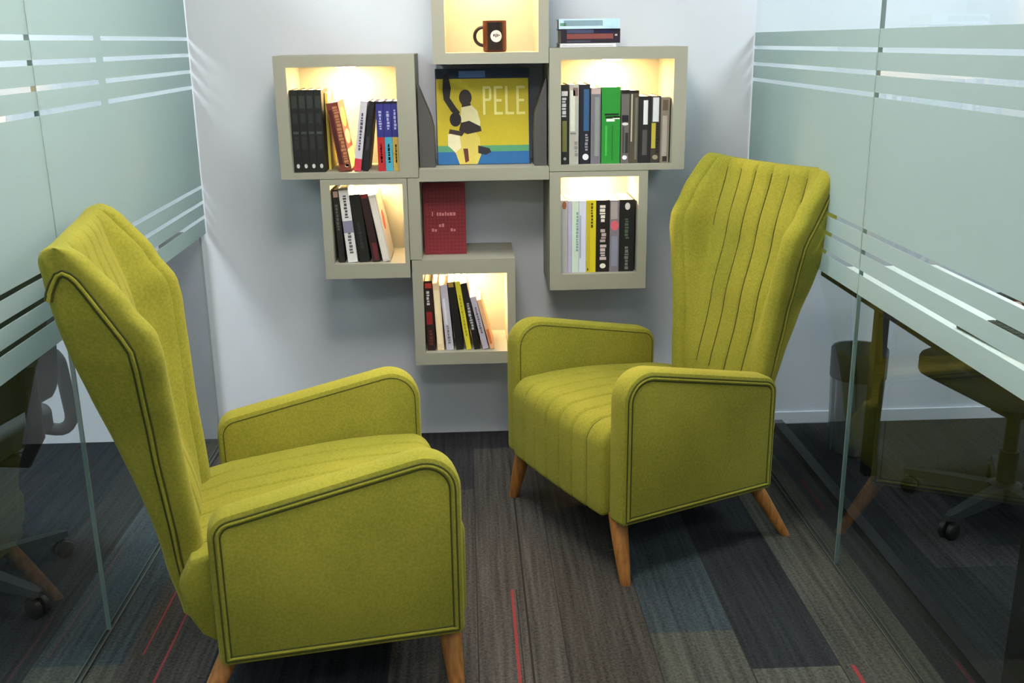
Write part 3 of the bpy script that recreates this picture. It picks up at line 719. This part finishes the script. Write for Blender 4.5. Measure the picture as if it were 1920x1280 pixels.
# ------------------------------------------------------------------ things behind the glass
def office_chair(mat_seat, rot_arm):
    root = empty('office_chair', (0, 0, 0))
    sp_ = roundpoly([(-.24, -.24), (.24, -.24), (.24, .24), (-.24, .24)], [.09]*4, 6)
    def slab(p, z0, z1, name, par, e=.018):
        seq = [(z0, e), (z0+e*.4, e*.3), (z0+e, 0), (z1-e, 0), (z1-e*.4, e*.3), (z1, e)]
        return MB().rings([[(x, y, z) for x, y in (inset(p, i) if i else p)] for z, i in seq]).build(name, mat_seat, par, True)
    slab(sp_, .44, .515, 'seat', root)
    bp = roundpoly([(-.22, .56), (.22, .56), (.20, 1.0), (-.20, 1.0)], [.07]*4, 6)
    rg = []
    for dy, ins in ((0, .015), (.008, 0), (.042, 0), (.05, .015)):
        rg.append([(x, -.25-.08*(z-.56)+.05*(abs(x)/.22)**2-dy, z) for x, z in (inset(bp, ins) if ins else bp)])
    MB().rings(rg).build('backrest', mat_seat, root, True)
    MB().tube([(0, -.10, .425), (0, -.27, .43), (0, -.31, .50), (0, -.315, .70)], .022, 10).build('back_support', M['black'], root, True)
    MB().box(-.11, .11, -.13, .12, .395, .439).box(-.05, .05, -.06, .05, .345, .395).build('mechanism', M['black'], root)
    MB().tube([(.06, .05, .405), (.2, .05, .40), (.25, .05, .395)], .008, 8).build('lever', M['black'], root, True)
    MB().lathe([(.03, .08), (.03, .22), (.022, .222), (.022, .35)], 20).build('gas_column', M['black'], root, True)
    for s in (-1, 1):
        lp = roundpoly([(-.25, .41), (.06, .43), (.16, .645), (-.22, .655)], [.05, .06, .05, .05], 6)
        MB().tube([(s*(.262+.010*(z-.45)/.22), y, z) for y, z in lp], .019, 10, closed=True).build('armrest', M['blackgrey'], root, True)
    hub = MB().lathe([(.045, .055), (.05, .07), (.05, .105), (.03, .115)], 20).build('base_hub', M['black'], root, True)
    for k in range(5):
        a = rot_arm+2*math.pi*k/5; d = Vector((math.cos(a), math.sin(a), 0)); t = Vector((-d.y, d.x, 0))
        rg = []
        for r_, w_, z0, z1 in ((.03, .026, .06, .105), (.16, .022, .06, .097), (.29, .017, .062, .085), (.315, .010, .064, .08)):
            c = d*r_; rg.append([c-t*w_+Vector((0, 0, z0)), c+t*w_+Vector((0, 0, z0)), c+t*w_*.8+Vector((0, 0, z1)), c-t*w_*.8+Vector((0, 0, z1))])
        lg = MB().rings(rg).build('base_arm', M['blackgrey'], root)
        c = d*.295; cs = MB()
        for s in (-1, 1):
            ct = c+t*s*.014
            ring = lambda off, r_: [(ct.x+t.x*off+d.x*r_*math.cos(q), ct.y+t.y*off+d.y*r_*math.cos(q), .0275+r_*math.sin(q)) for q in [2*math.pi*j/18 for j in range(18)]]
            cs.rings([ring(-.009, .024), ring(-.007, .027), ring(.007, .027), ring(.009, .024)])
        cs.tube([c+Vector((0, 0, .03)), c+Vector((0, 0, .066))], .008, 8)
        cs.build('caster', M['black'], lg, True)
    return root
oc = office_chair(M['blackgrey'], rad(40))
tag(oc, 'dark grey swivel chair behind the left glass, one loop armrest in view', 'office chair', 'office chairs in the side rooms')
oc2 = copy_tree(oc)
oc.location = (-1.47, -1.16, 0); oc.rotation_euler = (0, 0, rad(78))
oc2.location = (1.72, -.86, 0); oc2.rotation_euler = (0, 0, rad(100))
tag(oc2, 'dark swivel chair beside the white worktop behind the right glass', 'office chair', 'office chairs in the side rooms')

e = empty('worktop', (1.5, -2.2, .715))
bevel(MB().box(-.29, .11, -2.3, 1.75, .002, .028).build('top_panel', M['white_lam'], e), .002, 1)
MB().box(-.292, -.2905, -2.3, 1.75, 0, .028).build('edge_strip', M['desk'], e)
MB().box(-.115, -.075, 1.66, 1.70, -.714, .0015).build('leg', M['desk'], e)
tag(e, 'long white worktop with a dark edge behind the right glass', 'worktop')
e = empty('pedestal', (1.5, -2.05, 0))
MB().box(-.27, .08, -.25, .25, .001, .714).build('body', M['desk'], e)
for k in range(3): 
    dr = MB().box(.081, .096, -.24, .24, .04+k*.225, .255+k*.225).build('drawer', M['black'], e)
    MB().box(.097, .108, -.06, .06, .20+k*.225, .21+k*.225).build('handle', M['alu'], dr)
tag(e, 'black drawer pedestal under the near part of the white worktop', 'pedestal')
e = empty('keyboard', (1.385, -1.45, .744)); e.rotation_euler = (0, 0, rad(3))
bevel(MB().box(-.065, .065, -.22, .22, 0, .016).build('base', M['black'], e), .003, 2)
kb = MB()
for a in range(5):
    for b in range(15): kb.box(-.055+a*.023, -.036+a*.023, -.21+b*.028, -.186+b*.028, .0155, .021)
kb.build('keys', M['blackgrey'], e)['kind'] = 'stuff'
tag(e, 'black keyboard lying on the white worktop behind the right glass', 'keyboard')

e = empty('waste_bin', (1.433, -.29, 0))
fb = []
for z, r_ in ((.002, .086), (.006, .089), (.10, .092), (.20, .095), (.292, .098)):
    fb.append([((r_-.0045*(.5-.5*math.cos(14*t))**2)*math.cos(t), (r_-.0045*(.5-.5*math.cos(14*t))**2)*math.sin(t), z) for t in [2*math.pi*k/140 for k in range(140)]])
MB().rings(fb).build('body', M['steel'], e, True)
MB().lathe([(.0985, .29), (.101, .292), (.102, .396), (.099, .401), (.096, .398), (.095, .30)], 40).build('rim_band', M['band'], e, True)
tag(e, 'steel waste bin with a dark upper band, behind the right glass by the wall', 'bin')
